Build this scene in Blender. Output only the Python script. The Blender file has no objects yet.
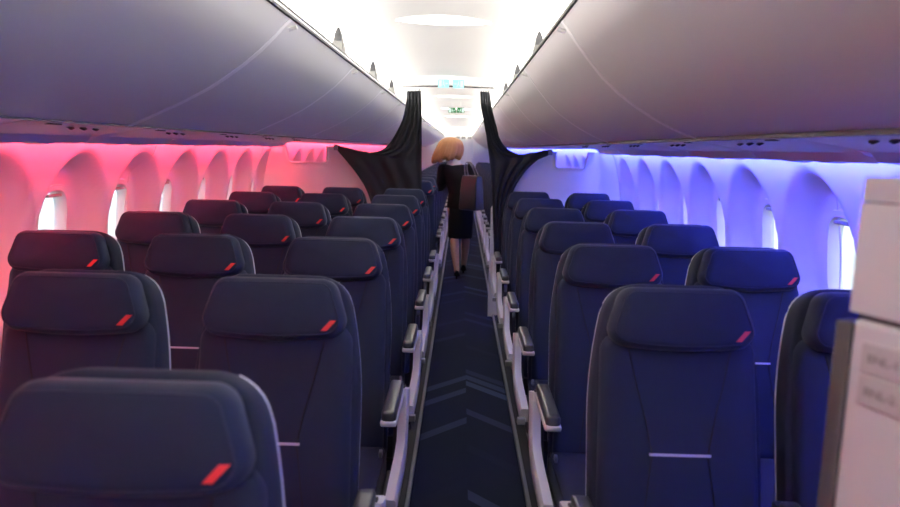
import bpy, bmesh, math, random
from mathutils import Vector, Matrix
from mathutils.bvhtree import BVHTree

scene = bpy.context.scene
COL = scene.collection
random.seed(7)

# ------------------------------------------------------------------ camera
H = 1.52                      # eye height
F_PX = 700.0
VP = (462.0, 149.0)           # vanishing point of the aisle in the photograph
ROLL = 0.0235
d = Vector(((VP[0]-450)/F_PX, (253.5-VP[1])/F_PX, 1.0)).normalized()
t = Vector((1.0, -ROLL, 0.0))
rx = (t - d*t.dot(d)).normalized()            # world X in (right, up, forward)
# world Z in camera coordinates: perpendicular to both, pointing up
uz = Vector((0, 1, 0))
uz = (uz - d*uz.dot(d)); uz = (uz - rx*uz.dot(rx)).normalized()
Rm = Matrix(((rx[0], rx[1], -rx[2]), (d[0], d[1], -d[2]), (uz[0], uz[1], -uz[2])))
cam_d = bpy.data.cameras.new('camera')
cam_d.sensor_width = 36.0
cam_d.lens = F_PX/900*36
cam_d.clip_start = 0.02
cam_d.dof.use_dof = True
cam_d.dof.focus_distance = 3.2
cam_d.dof.aperture_fstop = 3.2
cam = bpy.data.objects.new('camera', cam_d)
M4 = Rm.to_4x4(); M4.translation = Vector((0, 0, H))
cam.matrix_world = M4
COL.objects.link(cam)
scene.camera = cam

def unproject(px, py, Y):
    """a point of the plane at depth Y seen at photo pixel (px, py), used to take measurements"""
    v = Vector(((px-450)/F_PX, (253.5-py)/F_PX, 1.0))
    w = Vector((v.dot(rx), v.dot(d), v.dot(uz)))
    w *= Y/w.y
    return Vector((w.x, w.y, w.z+H))

# ------------------------------------------------------------------ world, exposure
scene.view_settings.view_transform = 'Standard'
scene.view_settings.look = 'None'
scene.view_settings.exposure = 0.15
scene.view_settings.gamma = 1.0
world = bpy.data.worlds.new('sky'); scene.world = world
world.use_nodes = True
wn = world.node_tree.nodes; wl = world.node_tree.links
bgn = wn['Background']
bgn.inputs['Color'].default_value = (0.86, 0.93, 1.0, 1)
bgn.inputs['Strength'].default_value = 2.4

CEIL_COVE = 66.0     # strengths of the cabin's own lamps and the added far-end ceiling lamp
RED_LED = 82.0
BLUE_LED = 178.0
CEIL_LAMP = 6.0

# ------------------------------------------------------------------ materials
def mat(name, col, rough=0.5, metal=0.0, bump=0.0, bscale=200.0, var=0.0, vscale=6.0, spec=0.5, sheen=0.0, coat=0.0):
    m = bpy.data.materials.new(name); m.use_nodes = True
    nt = m.node_tree; b = nt.nodes['Principled BSDF']
    b.inputs['Base Color'].default_value = (*col, 1)
    b.inputs['Roughness'].default_value = rough
    b.inputs['Metallic'].default_value = metal
    b.inputs['Specular IOR Level'].default_value = spec
    if sheen: b.inputs['Sheen Weight'].default_value = sheen; b.inputs['Sheen Roughness'].default_value = 0.4
    if coat: b.inputs['Coat Weight'].default_value = coat
    tc = nt.nodes.new('ShaderNodeTexCoord')
    if bump:
        n = nt.nodes.new('ShaderNodeTexNoise'); n.inputs['Scale'].default_value = bscale; n.inputs['Detail'].default_value = 3
        bp = nt.nodes.new('ShaderNodeBump'); bp.inputs['Strength'].default_value = bump; bp.inputs['Distance'].default_value = 0.002
        nt.links.new(tc.outputs['Object'], n.inputs['Vector'])
        nt.links.new(n.outputs['Fac'], bp.inputs['Height']); nt.links.new(bp.outputs['Normal'], b.inputs['Normal'])
    if var:
        n2 = nt.nodes.new('ShaderNodeTexNoise'); n2.inputs['Scale'].default_value = vscale
        mx = nt.nodes.new('ShaderNodeMix'); mx.data_type = 'RGBA'
        mx.inputs['A'].default_value = (*[c*(1-var) for c in col], 1); mx.inputs['B'].default_value = (*[min(1, c*(1+var)) for c in col], 1)
        nt.links.new(tc.outputs['Object'], n2.inputs['Vector'])
        nt.links.new(n2.outputs['Fac'], mx.inputs['Factor']); nt.links.new(mx.outputs['Result'], b.inputs['Base Color'])
    return m

def emit(name, col, strength):
    m = bpy.data.materials.new(name); m.use_nodes = True
    nt = m.node_tree; nt.nodes.remove(nt.nodes['Principled BSDF'])
    e = nt.nodes.new('ShaderNodeEmission')
    e.inputs['Color'].default_value = (*col, 1); e.inputs['Strength'].default_value = strength
    nt.links.new(e.outputs['Emission'], nt.nodes['Material Output'].inputs['Surface'])
    return m

def glass(name):
    m = bpy.data.materials.new(name); m.use_nodes = True
    nt = m.node_tree; nt.nodes.remove(nt.nodes['Principled BSDF'])
    tr = nt.nodes.new('ShaderNodeBsdfTransparent'); tr.inputs['Color'].default_value = (0.93, 0.96, 0.97, 1)
    gl = nt.nodes.new('ShaderNodeBsdfGlossy'); gl.inputs['Roughness'].default_value = 0.05
    fr = nt.nodes.new('ShaderNodeMath'); fr.operation = 'POWER'; fr.inputs[1].default_value = 5.0
    lw = nt.nodes.new('ShaderNodeLayerWeight'); lw.inputs['Blend'].default_value = 0.5; nt.links.new(lw.outputs['Facing'], fr.inputs[0])
    mx = nt.nodes.new('ShaderNodeMixShader')
    nt.links.new(fr.outputs[0], mx.inputs['Fac'])
    nt.links.new(tr.outputs[0], mx.inputs[1]); nt.links.new(gl.outputs[0], mx.inputs[2])
    nt.links.new(mx.outputs[0], nt.nodes['Material Output'].inputs['Surface'])
    return m

M = dict(
    fabric=mat('navy seat fabric', (0.0105, 0.0168, 0.042), 0.75, bump=0.25, bscale=900, var=0.08, vscale=30, sheen=0.1, spec=0.3),
    shell=mat('dark seat shell fabric', (0.0115, 0.016, 0.037), 0.72, bump=0.15, bscale=900, spec=0.3),
    stitch=mat('dark stitching', (0.006, 0.007, 0.014), 0.8),
    trimline=mat('pale grey shell edging', (0.62, 0.62, 0.66), 0.4),
    strip=mat('silver seat strip', (0.66, 0.66, 0.70), 0.35, metal=0.2),
    red=mat('red dash leatherette', (0.80, 0.035, 0.03), 0.5),
    frame=mat('off white seat frame', (0.72, 0.70, 0.70), 0.42),
    pad=mat('dark armrest pad', (0.05, 0.052, 0.06), 0.3, coat=0.3),
    leg=mat('dark seat leg metal', (0.05, 0.05, 0.055), 0.45, metal=0.6),
    wall=mat('cabin sidewall', (0.80, 0.79, 0.79), 0.5),
    white=mat('white cabin plastic', (0.80, 0.79, 0.77), 0.45),
    bin=mat('overhead bin plastic', (0.75, 0.745, 0.725), 0.42, var=0.015, vscale=3),
    binseam=mat('pale bin body', (0.96, 0.95, 0.94), 0.5),
    rail=mat('grey rail', (0.035, 0.035, 0.034), 0.6),
    psu=mat('service panel plastic', (0.82, 0.81, 0.84), 0.5),
    dark=mat('dark plastic', (0.02, 0.02, 0.024), 0.4),
    greyp=mat('mid grey plastic', (0.30, 0.30, 0.29), 0.5),
    curtain=mat('charcoal curtain cloth', (0.031, 0.032, 0.036), 0.95, bump=0.2, bscale=600, spec=0.1),
    alu=mat('aluminium floor rail', (0.30, 0.31, 0.33), 0.35, metal=0.8),
    track=mat('dark floor track cover', (0.012, 0.013, 0.018), 0.6),
    cabinet=mat('warm white laminate', (0.60, 0.62, 0.64), 0.5),
    cabcap=mat('beige laminate cap', (0.52, 0.54, 0.555), 0.5),
    groove=mat('grey gasket and gap shade', (0.07, 0.068, 0.068), 0.6),
    placard=mat('grey placard', (0.47, 0.48, 0.49), 0.5),
    ink=mat('placard ink', (0.20, 0.19, 0.19), 0.6),
    galley=mat('galley laminate', (0.66, 0.71, 0.72), 0.4),
    hair=mat('strawberry blond hair', (0.31, 0.135, 0.048), 0.6, var=0.35, vscale=60),
    skin=mat('skin', (0.46, 0.25, 0.18), 0.5),
    jacket=mat('black jacket cloth', (0.006, 0.006, 0.007), 0.85, bump=0.2, bscale=500, spec=0.2),
    skirt=mat('black skirt cloth', (0.006, 0.006, 0.0075), 0.85, spec=0.2),
    collar=mat('white collar cloth', (0.75, 0.74, 0.72), 0.7),
    shoe=mat('black shoe leather', (0.010, 0.010, 0.012), 0.25),
    bag=mat('dark brown bag leather', (0.017, 0.016, 0.016), 0.38, spec=0.4),
    strapm=mat('grey brown strap leather', (0.12, 0.11, 0.11), 0.4),
    bracket=mat('grey bracket plastic', (0.11, 0.11, 0.105), 0.5),
    ledred=emit('red mood lamp', (1.0, 0.055, 0.095), RED_LED),
    ledblue=emit('blue mood lamp', (0.062, 0.085, 1.0), BLUE_LED),
    cove=emit('white ceiling wash lamp', (1.0, 0.96, 0.90), CEIL_COVE),
    frontfill=emit('added front lamp diffuser', (1.0, 0.97, 0.93), 22.0),  # unseen lamp added to whiten the cabinet and lift the bins
    lamp=emit('ceiling lamp diffuser', (1.0, 0.97, 0.92), CEIL_LAMP),
    signblue=emit('pale cyan sign face', (0.45, 0.95, 1.0), 1.1),
    signgreen=emit('green sign face', (0.015, 0.22, 0.05), 0.9),
    signwhite=emit('white sign mark', (0.8, 1.0, 0.9), 1.1),
    pane=glass('window pane'),
    tarmac=mat('pale apron concrete', (0.55, 0.56, 0.56), 0.8, var=0.15, vscale=0.3),
)

def carpet_material():
    m = bpy.data.materials.new('navy carpet with paler slanted dashes'); m.use_nodes = True
    nt = m.node_tree; b = nt.nodes['Principled BSDF']; N = nt.nodes.new; L = nt.links.new
    tc = N('ShaderNodeTexCoord'); sp = N('ShaderNodeSeparateXYZ'); L(tc.outputs['Object'], sp.inputs[0])
    def mth(op, a, bb=None):
        n = N('ShaderNodeMath'); n.operation = op
        for i, v in enumerate((a, bb)):
            if v is None: continue
            if isinstance(v, (int, float)): n.inputs[i].default_value = v
            else: L(v, n.inputs[i])
        return n.outputs[0]
    dx = mth('SUBTRACT', sp.outputs['X'], 0.065)
    side = mth('SIGN', dx)
    tt = mth('ADD', sp.outputs['Y'], mth('MULTIPLY', mth('ABSOLUTE', dx), 1.05))
    tt = mth('ADD', tt, mth('MULTIPLY', side, 3.37))
    idx = mth('FLOOR', mth('DIVIDE', tt, 0.125))
    wnz = N('ShaderNodeTexWhiteNoise'); wnz.noise_dimensions = '1D'
    L(mth('ADD', idx, 11.37), wnz.inputs['W'])
    lev = mth('MAXIMUM', mth('SUBTRACT', wnz.outputs['Value'], 0.72), 0.0)
    lev = mth('MULTIPLY', mth('MULTIPLY', lev, 3.6), mth('LESS_THAN', mth('FRACT', mth('DIVIDE', tt, 0.125)), 0.72))
    nz = N('ShaderNodeTexNoise'); nz.inputs['Scale'].default_value = 420; L(tc.outputs['Object'], nz.inputs['Vector'])
    mx = N('ShaderNodeMix'); mx.data_type = 'RGBA'
    mx.inputs['A'].default_value = (0.005, 0.010, 0.036, 1); mx.inputs['B'].default_value = (0.055, 0.078, 0.16, 1)
    L(lev, mx.inputs['Factor'])
    mx2 = N('ShaderNodeMix'); mx2.data_type = 'RGBA'; mx2.blend_type = 'MULTIPLY'; mx2.inputs['Factor'].default_value = 0.5
    L(mx.outputs['Result'], mx2.inputs['A']); L(nz.outputs['Color'], mx2.inputs['B'])
    L(mx2.outputs['Result'], b.inputs['Base Color'])
    b.inputs['Roughness'].default_value = 0.9; b.inputs['Specular IOR Level'].default_value = 0.2
    bp = N('ShaderNodeBump'); bp.inputs['Strength'].default_value = 0.4; bp.inputs['Distance'].default_value = 0.003
    L(nz.outputs['Fac'], bp.inputs['Height']); L(bp.outputs['Normal'], b.inputs['Normal'])
    return m
M['carpet'] = carpet_material()

# ------------------------------------------------------------------ mesh helpers
class MB:
    def __init__(self): self.v = []; self.f = []
    def add(self, vs, fs):
        o = len(self.v); self.v += [tuple(x) for x in vs]; self.f += [tuple(i+o for i in f) for f in fs]; return self
    def box(self, a, b, xf=None):
        x0, y0, z0 = a; x1, y1, z1 = b
        vs = [Vector(p) for p in ((x0,y0,z0),(x1,y0,z0),(x1,y1,z0),(x0,y1,z0),(x0,y0,z1),(x1,y0,z1),(x1,y1,z1),(x0,y1,z1))]
        if xf: vs = [xf @ p for p in vs]
        return self.add(vs, [(0,3,2,1),(4,5,6,7),(0,1,5,4),(1,2,6,5),(2,3,7,6),(3,0,4,7)])
    def loft(self, rings, cap0=True, cap1=True, closed=True):
        n = len(rings[0]); vs = [p for r in rings for p in r]; fs = []
        for i in range(len(rings)-1):
            for j in range(n if closed else n-1):
                k = (j+1) % n
                fs.append((i*n+j, i*n+k, (i+1)*n+k, (i+1)*n+j))
        if cap0: fs.append(tuple(reversed(range(n))))
        if cap1: fs.append(tuple((len(rings)-1)*n+j for j in range(n)))
        return self.add(vs, fs)
    def tube(self, pts, r, n=8, closed=False, caps=True):
        pts = [Vector(p) for p in pts]; rings = []
        m = len(pts)
        for i, p in enumerate(pts):
            a = pts[(i-1) % m] if (closed or i > 0) else p
            b = pts[(i+1) % m] if (closed or i < m-1) else p
            tg = (b-a).normalized()
            up = Vector((0, 0, 1)) if abs(tg.z) < 0.9 else Vector((1, 0, 0))
            u = tg.cross(up).normalized(); w = u.cross(tg)
            rr = r[i] if isinstance(r, (list, tuple)) else r
            rings.append([p + (u*math.cos(2*math.pi*k/n) + w*math.sin(2*math.pi*k/n))*rr for k in range(n)])
        if closed: rings.append(rings[0]); caps = False
        return self.loft(rings, caps, caps)
    def cyl(self, a, b, r0, r1=None, n=16):
        return self.tube([a, b], [r0, r0 if r1 is None else r1], n)
    def prism(self, poly, axis, a, b):
        """extrude a 2-D polygon along axis ('x': poly is (y,z); 'y': poly is (x,z); 'z': poly is (x,y))"""
        def P(p, h):
            return {'x': (h, p[0], p[1]), 'y': (p[0], h, p[1]), 'z': (p[0], p[1], h)}[axis]
        return self.loft([[P(p, a) for p in poly], [P(p, b) for p in poly]])
    def mesh(self, name, smooth=None):
        me = bpy.data.meshes.new(name); me.from_pydata(self.v, [], self.f)
        bm = bmesh.new(); bm.from_mesh(me)
        bmesh.ops.remove_doubles(bm, verts=bm.verts, dist=1e-6)
        bmesh.ops.recalc_face_normals(bm, faces=bm.faces)
        if smooth is not None:
            for f in bm.faces: f.smooth = True
            for e in bm.edges:
                if len(e.link_faces) == 2 and e.calc_face_angle(0) > math.radians(smooth): e.smooth = False
        bm.to_mesh(me); bm.free(); return me
    def build(self, name, m, parent=None, smooth=40, bevel=0.0, label=None):
        o = bpy.data.objects.new(name, self.mesh(name, smooth)); COL.objects.link(o)
        o.data.materials.append(m)
        if parent: o.parent = parent
        if bevel:
            md = o.modifiers.new('edge', 'BEVEL'); md.width = bevel; md.segments = 2; md.limit_method = 'ANGLE'; md.angle_limit = math.radians(40)
        if label: o['label'] = label
        return o

def tag(o, label, cat, group=None, kind=None):
    if label: o['label'] = label
    if cat: o['category'] = cat
    if group: o['group'] = group
    if kind: o['kind'] = kind
    return o

def struct(o, label=None):
    o['kind'] = 'structure'
    if label: o['label'] = label
    return o

def empty(name, loc=(0, 0, 0)):
    o = bpy.data.objects.new(name, None); COL.objects.link(o); o.location = loc; o.empty_display_size = 0.1
    return o

def copy_tree(o, parent=None):
    c = o.copy(); COL.objects.link(c)
    if parent: c.parent = parent
    for ch in list(o.children): copy_tree(ch, c)
    return c

def rquad(wt, wb, s0, s1, rt, rb, n=6, sag=0.0):
    """rounded quad outline in (x, s), counter-clockwise from bottom right; sag bows the lower edge down"""
    pts = []
    corners = [(wb/2, s0, rb), (wt/2, s1, rt), (-wt/2, s1, rt), (-wb/2, s0, rb)]
    C = [Vector((c[0], c[1])) for c in corners]
    for i in range(4):
        p, a, b = C[i], C[i-1], C[(i+1) % 4]
        r = corners[i][2]
        u = (a-p).normalized(); v = (b-p).normalized()
        ang = u.angle(v); tlen = r/math.tan(ang/2)
        cen = p + (u+v).normalized()*(r/math.sin(ang/2))
        st = p+u*tlen-cen; en = p+v*tlen-cen
        a0 = math.atan2(st.y, st.x); a1 = math.atan2(en.y, en.x)
        while a1 < a0: a1 += 2*math.pi
        for k in range(n+1):
            q = a0+(a1-a0)*k/n
            pts.append(Vector((cen.x+r*math.cos(q), cen.y+r*math.sin(q))))
    # subdivide long edges
    out = []
    for i, p in enumerate(pts):
        q = pts[(i+1) % len(pts)]
        out.append(p)
        m = int((q-p).length/0.045)
        for k in range(1, m+1): out.append(p+(q-p)*k/(m+1))
    if sag:
        mid = (s0+s1)/2
        for p in out:
            if p.y < mid: p.y -= sag*(1-(2*p.x/wb)**2)*min(1, (mid-p.y)/(mid-s0))
    return out

def inset(poly, dist):
    n = len(poly); out = []
    for i in range(n):
        e1 = (poly[i]-poly[i-1]); e2 = (poly[(i+1) % n]-poly[i])
        if e1.length < 1e-7: e1 = e2
        if e2.length < 1e-7: e2 = e1
        nn = (Vector((-e1.y, e1.x)).normalized()+Vector((-e2.y, e2.x)).normalized())
        nn = nn.normalized() if nn.length > 1e-6 else Vector((0, 0))
        out.append(poly[i]+nn*dist)
    return out

def pillow(mb, outline, prof, xf, front=0.0, back=None):
    """loft insets of an outline along depth: prof = [(inset, depth)], caps domed by front / back"""
    cen = sum(outline, Vector((0, 0)))/len(outline)
    rings = []
    def ring(poly, dd): return [xf(p.x, p.y, dd) for p in poly]
    first = inset(outline, prof[0][0])
    if back is not None:
        for sc in (0.02, 0.4, 0.75):
            rings.append(ring([cen+(p-cen)*sc for p in first], prof[0][1]+back*(1-sc**2)))
    for ins, dd in prof: rings.append(ring(inset(outline, ins), dd))
    last = inset(outline, prof[-1][0])
    if front is not None:
        for sc in (0.85, 0.6, 0.3, 0.02):
            rings.append(ring([cen+(p-cen)*sc for p in last], prof[-1][1]+front*(1-sc**2)))
    mb.loft(rings)
    return mb

# ------------------------------------------------------------------ cabin constants
CX, ZC, RW = -0.18, 0.95, 1.62
def wall_u(z):
    if z < 0.35: z = 0.35
    return math.sqrt(max(0.01, RW*RW-(z-ZC)**2))
Y0, Y1 = -1.6, 22.0
DIV_Y = 6.30

# ------------------------------------------------------------------ floor and ground
g = MB(); g.add([(-60,-60,-3.2),(60,-60,-3.2),(60,60,-3.2),(-60,60,-3.2)], [(0,1,2,3)])
struct(g.build('ground', M['tarmac']))
fl = MB(); fl.box((CX-1.58, Y0, -0.06), (CX+1.58, Y1, 0.0)); struct(fl.build('floor', M['carpet']), 'navy aisle carpet with paler slanted dashes')
for i, (x0, x1, xr) in enumerate(((-0.30, -0.205, -0.196), (0.335, 0.43, 0.326))):
    tb = MB(); tb.box((x0, 0.2, 0.0), (x1, 21.5, 0.014)); struct(tb.build('trim_%d' % (i+1), M['track'], bevel=0.003), 'dark cover over the seat track at the aisle edge')
    tb = MB(); tb.box((xr-0.009, 0.2, 0.0), (xr+0.009, 21.5, 0.022)); struct(tb.build('trim_%d' % (i+3), M['alu'], bevel=0.003), 'grey metal rail along the aisle carpet')
tb = MB(); tb.box((0.385, 0.2, 0.014), (0.40, 21.5, 0.03)); struct(tb.build('trim_5', M['alu'], bevel=0.003))

# ------------------------------------------------------------------ sidewalls with sculpted windows
WSP = 0.61
WIN_L = [1.99+WSP*k for k in range(0, 12)]
WIN_R = [1.52+0.64*k for k in range(0, 13)]
def recess(y, z, centres):
    for c in centres:
        if abs(y-c) > 0.304: continue
        hw = 0.30
        if z > 1.10: r = (abs((y-c)/hw)**1.85+((z-1.10)/0.385)**1.85)**(1/1.85)
        else: r = (abs((y-c)/hw)**1.8+((1.10-z)/0.36)**1.8)**(1/1.8)
        s = min(1, max(0, (1-r)/0.26))
        return 0.11*s*s*(3-2*s)
    return 0.0
WZ, WHW, WHH = 1.11, 0.118, 0.185
def in_hole(y, z, centres):
    for c in centres:
        a = abs(y-c)/WHW; b = abs(z-WZ)/WHH
        if a < 1.1 and b < 1.1: return (a**3+b**3) < 1.0
    return False
def build_wall(side, centres):
    sg = -1 if side == 'left' else 1
    zs = [0.0, 0.2, 0.4, 0.55]+[0.65+0.02*i for i in range(46)]+[1.58, 1.64, 1.70, 1.76]
    ys = [Y0, -0.8, 0.0, 0.8]
    y = 1.2
    while y < 9.8: ys.append(y); y += 0.02
    ys += [10.5, 12, 14, 16, 18, 20, Y1]
    mb = MB(); nz = len(zs)
    vs = []; fs = []
    for yy in ys:
        for z in zs:
            vs.append((CX+sg*(wall_u(z)+recess(yy, z, centres)), yy, z))
    for i in range(len(ys)-1):
        for j in range(nz-1):
            ym = (ys[i]+ys[i+1])/2; zm = (zs[j]+zs[j+1])/2
            if in_hole(ym, zm, centres): continue
            fs.append((i*nz+j, (i+1)*nz+j, (i+1)*nz+j+1, i*nz+j+1))
    mb.add(vs, fs)
    return struct(mb.build('wall_'+side, M['wall'], smooth=60))
build_wall('left', WIN_L); build_wall('right', WIN_R)
def win_outline(hw, hh, n=28):
    out = []
    for k in range(n):
        a = 2*math.pi*k/n
        c, s = math.cos(a), math.sin(a)
        out.append((math.copysign(abs(c)**0.7, c)*hw, math.copysign(abs(s)**0.7, s)*hh))
    return out
wi = 0
win_proto = {}
for side, centres in (('left', WIN_L), ('right', WIN_R)):
    sg = -1 if side == 'left' else 1
    for c in centres:
        wi += 1
        if side not in win_proto:
            r = empty('window_%d' % wi, (0, c, 0))
            def ux(z, off): return CX+sg*(wall_u(z)+off)
            mb = MB()
            def rg(hw, hh, off): return [(ux(WZ+b, off), a, WZ+b) for a, b in win_outline(hw, hh)]
            mb.loft([rg(0.140, 0.207, 0.111), rg(0.137, 0.203, 0.104), rg(0.115, 0.178, 0.104), rg(0.108, 0.17, 0.12), rg(0.104, 0.166, 0.16), rg(0.14, 0.2, 0.165)], False, False)
            mb.build('window_frame', M['white'], r)
            mb = MB(); mb.loft([rg(0.110, 0.172, 0.148), rg(0.110, 0.172, 0.152)]); mb.build('window_pane', M['pane'], r)
            mb = MB()
            z = WZ+0.150
            mb.box((ux(z, 0.115)-0.012, -0.055, z-0.004), (ux(z, 0.115)+0.012, 0.055, z+0.010))
            mb.build('shade_handle', M['greyp'], r, bevel=0.003)
            struct(r); win_proto[side] = r
        else:
            o = copy_tree(win_proto[side]); o.name = 'window_%d' % wi; o.location = (0, c, 0)
# panel joints on the sidewalls
ti = 6
for side, joints in (('left', (3.92, 6.05)), ('right', (2.82, 4.05, 5.27))):
    sg = -1 if side == 'left' else 1
    for yj in joints:
        zsj = [1.60-0.05*i for i in range(20)]
        cs = WIN_L if sg < 0 else WIN_R
        mb = MB(); vs = []
        for z in zsj:
            for dy_, dd in ((-0.005, -0.0005), (-0.003, -0.003), (0.003, -0.003), (0.005, -0.0005)):
                vs.append((CX+sg*(wall_u(z)+recess(yj+dy_, z, cs)+dd), yj+dy_, z))
        fs = [(i*4+j, i*4+j+1, i*4+j+5, i*4+j+4) for i in range(len(zsj)-1) for j in range(3)]
        mb.add(vs, fs)
        struct(mb.build('trim_%d' % ti, M['white'])); ti += 1

# ------------------------------------------------------------------ overhead: service panels, cove, bins, ceiling
def bin_profile(sg):
    # (x, z) measured from the bin joints seen in the photograph, inner top edge first
    if sg < 0: raw = [(-0.530,0.385),(-0.553,0.365),(-0.585,0.330),(-0.63,0.286),(-0.683,0.243),(-0.738,0.2035),(-0.79,0.170),(-0.842,0.143),(-0.895,0.116),(-0.947,0.093),(-1.0,0.068),(-1.045,0.049)]
    else: raw = [(0.282,0.385),(0.300,0.362),(0.327,0.325),(0.362,0.280),(0.412,0.222),(0.465,0.174),(0.517,0.137),(0.570,0.105),(0.622,0.0785),(0.66,0.062),(0.70,0.049)]
    return [(x, H+z) for x, z in raw]
def seg_strip(profile, y0, y1, th, mb=None):
    """a curved shell of thickness th following a (x,z) profile between y0 and y1"""
    mb = mb or MB()
    n = len(profile); inner = []
    for i, p in enumerate(profile):
        a = Vector(profile[max(0, i-1)]); b = Vector(profile[min(n-1, i+1)])
        tg = (b-a).normalized(); nn = Vector((tg.y, -tg.x))
        if nn.y < 0: nn = -nn
        inner.append(Vector(p)+nn*th)
    ring = [Vector(p) for p in profile]+inner[::-1]
    nseg = 2
    mb.loft([[(p.x, y, p.y) for p in ring] for y in (y0, y1)])
    return mb
BIN_PITCH = 1.27
for sg, side, b0 in ((-1, 'left', 2.24), (1, 'right', 2.17)):
    prof = bin_profile(sg)
    inner_x, top_z = prof[0]
    outer_x, low_z = prof[-1]
    k0 = -3
    for k in range(k0, 15):
        ya, yb = [b0+BIN_PITCH*q-(0.42 if q < 0 else 0) for q in (k, k+1)]
        if yb > Y1: break
        r = empty('overhead_bin', (0, (ya+yb)/2, 0))
        hy = (yb-ya)/2
        mb = seg_strip(prof, -hy+0.001, hy-0.033, 0.02)
        mb.build('door', M['bin'], r, smooth=25, bevel=0.003)
        mb = MB(); mb.box((outer_x+sg*0.004-0.004 if sg > 0 else outer_x-0.02, -hy+0.001, low_z-(0.009 if sg > 0 else 0.004)), (outer_x+0.02 if sg > 0 else outer_x, hy-0.001, low_z+0.024)); mb.build('gap_shade_strip', M['groove'], r)  # dark strip standing in for the shadow in the gap beside the service panel
        # body behind the door
        body = [(x, z+0.012) for x, z in prof[1:-2]]+[(outer_x+sg*0.06, low_z+0.115), (outer_x+sg*0.10, top_z-0.01), (inner_x+sg*0.02, top_z-0.005)]
        mb = MB(); mb.prism(body, 'y', -hy+0.003, hy-0.003); mb.build('body', M['binseam'], r, smooth=25)
        seam = seg_strip([(x, z-0.001) for x, z in prof], hy-0.0325, hy-0.001, 0.008); seam.build('seam_trim', M['binseam'], r, smooth=25, label='pale joint strip')
        mb = MB(); mb.box((inner_x-0.005, -hy+0.001, top_z-0.004), (inner_x+0.005, hy-0.001, top_z+0.006)); mb.build('grip_rail', M['rail'], r, bevel=0.002)
        mb = MB(); mb.box((inner_x+sg*0.022-0.003, -hy+0.001, top_z), (inner_x+sg*0.022+0.003, hy-0.001, top_z+0.030)); mb.build('rail_web', M['white'], r)
        mb = MB(); mb.box((inner_x+sg*0.022-0.005, -hy+0.001, top_z+0.030), (inner_x+sg*0.022+0.005, hy-0.001, top_z+0.038)); mb.build('top_rail', M['rail'], r, bevel=0.002)
        mb = MB(); mb.cyl((inner_x+sg*0.02, -hy+0.014, top_z-0.03), (inner_x-sg*0.006, -hy+0.014, top_z-0.022), 0.007); mb.build('corner_catch', M['white'], r)
        row = k-k0
        side_word = 'red-lit' if sg < 0 else 'blue-lit'
        vis = k+2
        if yb < 0.9: lab = 'grey curved overhead bin above the %s windows beyond the near edge of view' % side_word
        elif ya > DIV_Y-0.3: lab = 'grey overhead bin beyond the drawn-back curtain on the %s side' % side_word
        else:
            nth = {-1: 'nearest', 0: 'second', 1: 'third', 2: 'fourth, next to the curtain,'}.get(k, 'nearest')
            lab = '%s grey curved overhead bin in the row above the %s seats' % (nth, side_word)
        tag(r, lab, 'overhead bin', 'overhead bins on the %s side' % side_word)
    # ledge on top of the bins
    led = MB(); led.prism([(inner_x+sg*0.02, top_z-0.006), (outer_x+sg*0.08, top_z+0.0), (outer_x+sg*0.08, top_z+0.012), (inner_x+sg*0.02, top_z+0.004)], 'y', Y0, Y1)
    struct(led.build('trim_%d' % ti, M['white'])); ti += 1
    # latch brackets and tabs standing on the ledge
    bx = inner_x+sg*0.068
    for n_, yb in enumerate((3.42, 4.72, 5.95)):
        r = empty('bin_bracket', (bx, yb, top_z+0.005))
        def fr(z, w, l, dy_=0.0): return [(-w, dy_-l, z), (w, dy_-l, z), (w, dy_+l, z), (-w, dy_+l, z)]
        mb = MB(); mb.loft([fr(0, 0.030, 0.05), fr(0.075, 0.027, 0.042), fr(0.100, 0.022, 0.032)]); mb.build('housing', M['bracket'], r, bevel=0.003)
        mb = MB(); mb.loft([fr(0.100, 0.020, 0.028), fr(0.135, 0.015, 0.02), fr(0.165, 0.004, 0.006)]); mb.build('cap', M['dark'], r, bevel=0.002)
        mb = MB(); mb.box((-0.034, 0.052, 0.0), (0.034, 0.07, 0.055)); mb.build('foot', M['white'], r, bevel=0.003)
        tag(r, '%s grey bracket with a dark tip on top of the %s overhead bins' % (('nearest', 'middle', 'farthest')[n_], 'red-lit' if sg < 0 else 'blue-lit'), 'bracket', 'brackets on the bin tops')
    for n_, yb in enumerate((2.5, 4.22, 5.48)):
        mb = MB(); mb.prism([(-0.022, 0), (0.022, 0), (0.018, 0.07), (0.006, 0.078), (-0.016, 0.05)], 'x', -0.006, 0.006)
        o = mb.build('bin_tab', M['greyp'], bevel=0.002); o.location = (bx+sg*0.03, yb, top_z+0.004)
        tag(o, '%s small upright grey tab on top of the %s overhead bins' % (('nearest', 'middle', 'farthest')[n_], 'red-lit' if sg < 0 else 'blue-lit'), 'tab', 'tabs on the bin tops')
    # service panel strip between bins and wall (continuous backing) with an outer lip
    lip_x = CX+sg*1.375
    zl = H-0.008
    back = [(outer_x+sg*0.01, low_z+0.068), (lip_x, zl+0.034), (lip_x+sg*0.004, zl+0.05), (lip_x-sg*0.02, zl+0.06), (outer_x+sg*0.02, low_z+0.09)]
    mb = MB(); mb.prism(back, 'y', Y0, Y1); struct(mb.build('trim_%d' % ti, M['psu'], smooth=30)); ti += 1
    # cove closing the gap above the lamp
    cov = [(lip_x-sg*0.02, zl+0.055), (lip_x-sg*0.02, zl+0.20), (CX+sg*1.49, zl+0.205)]
    mb = MB(); mb.loft([[(x, y, z) for x, z in cov] for y in (Y0, Y1)], False, False, closed=False); struct(mb.build('trim_%d' % ti, M['white'])); ti += 1
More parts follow.
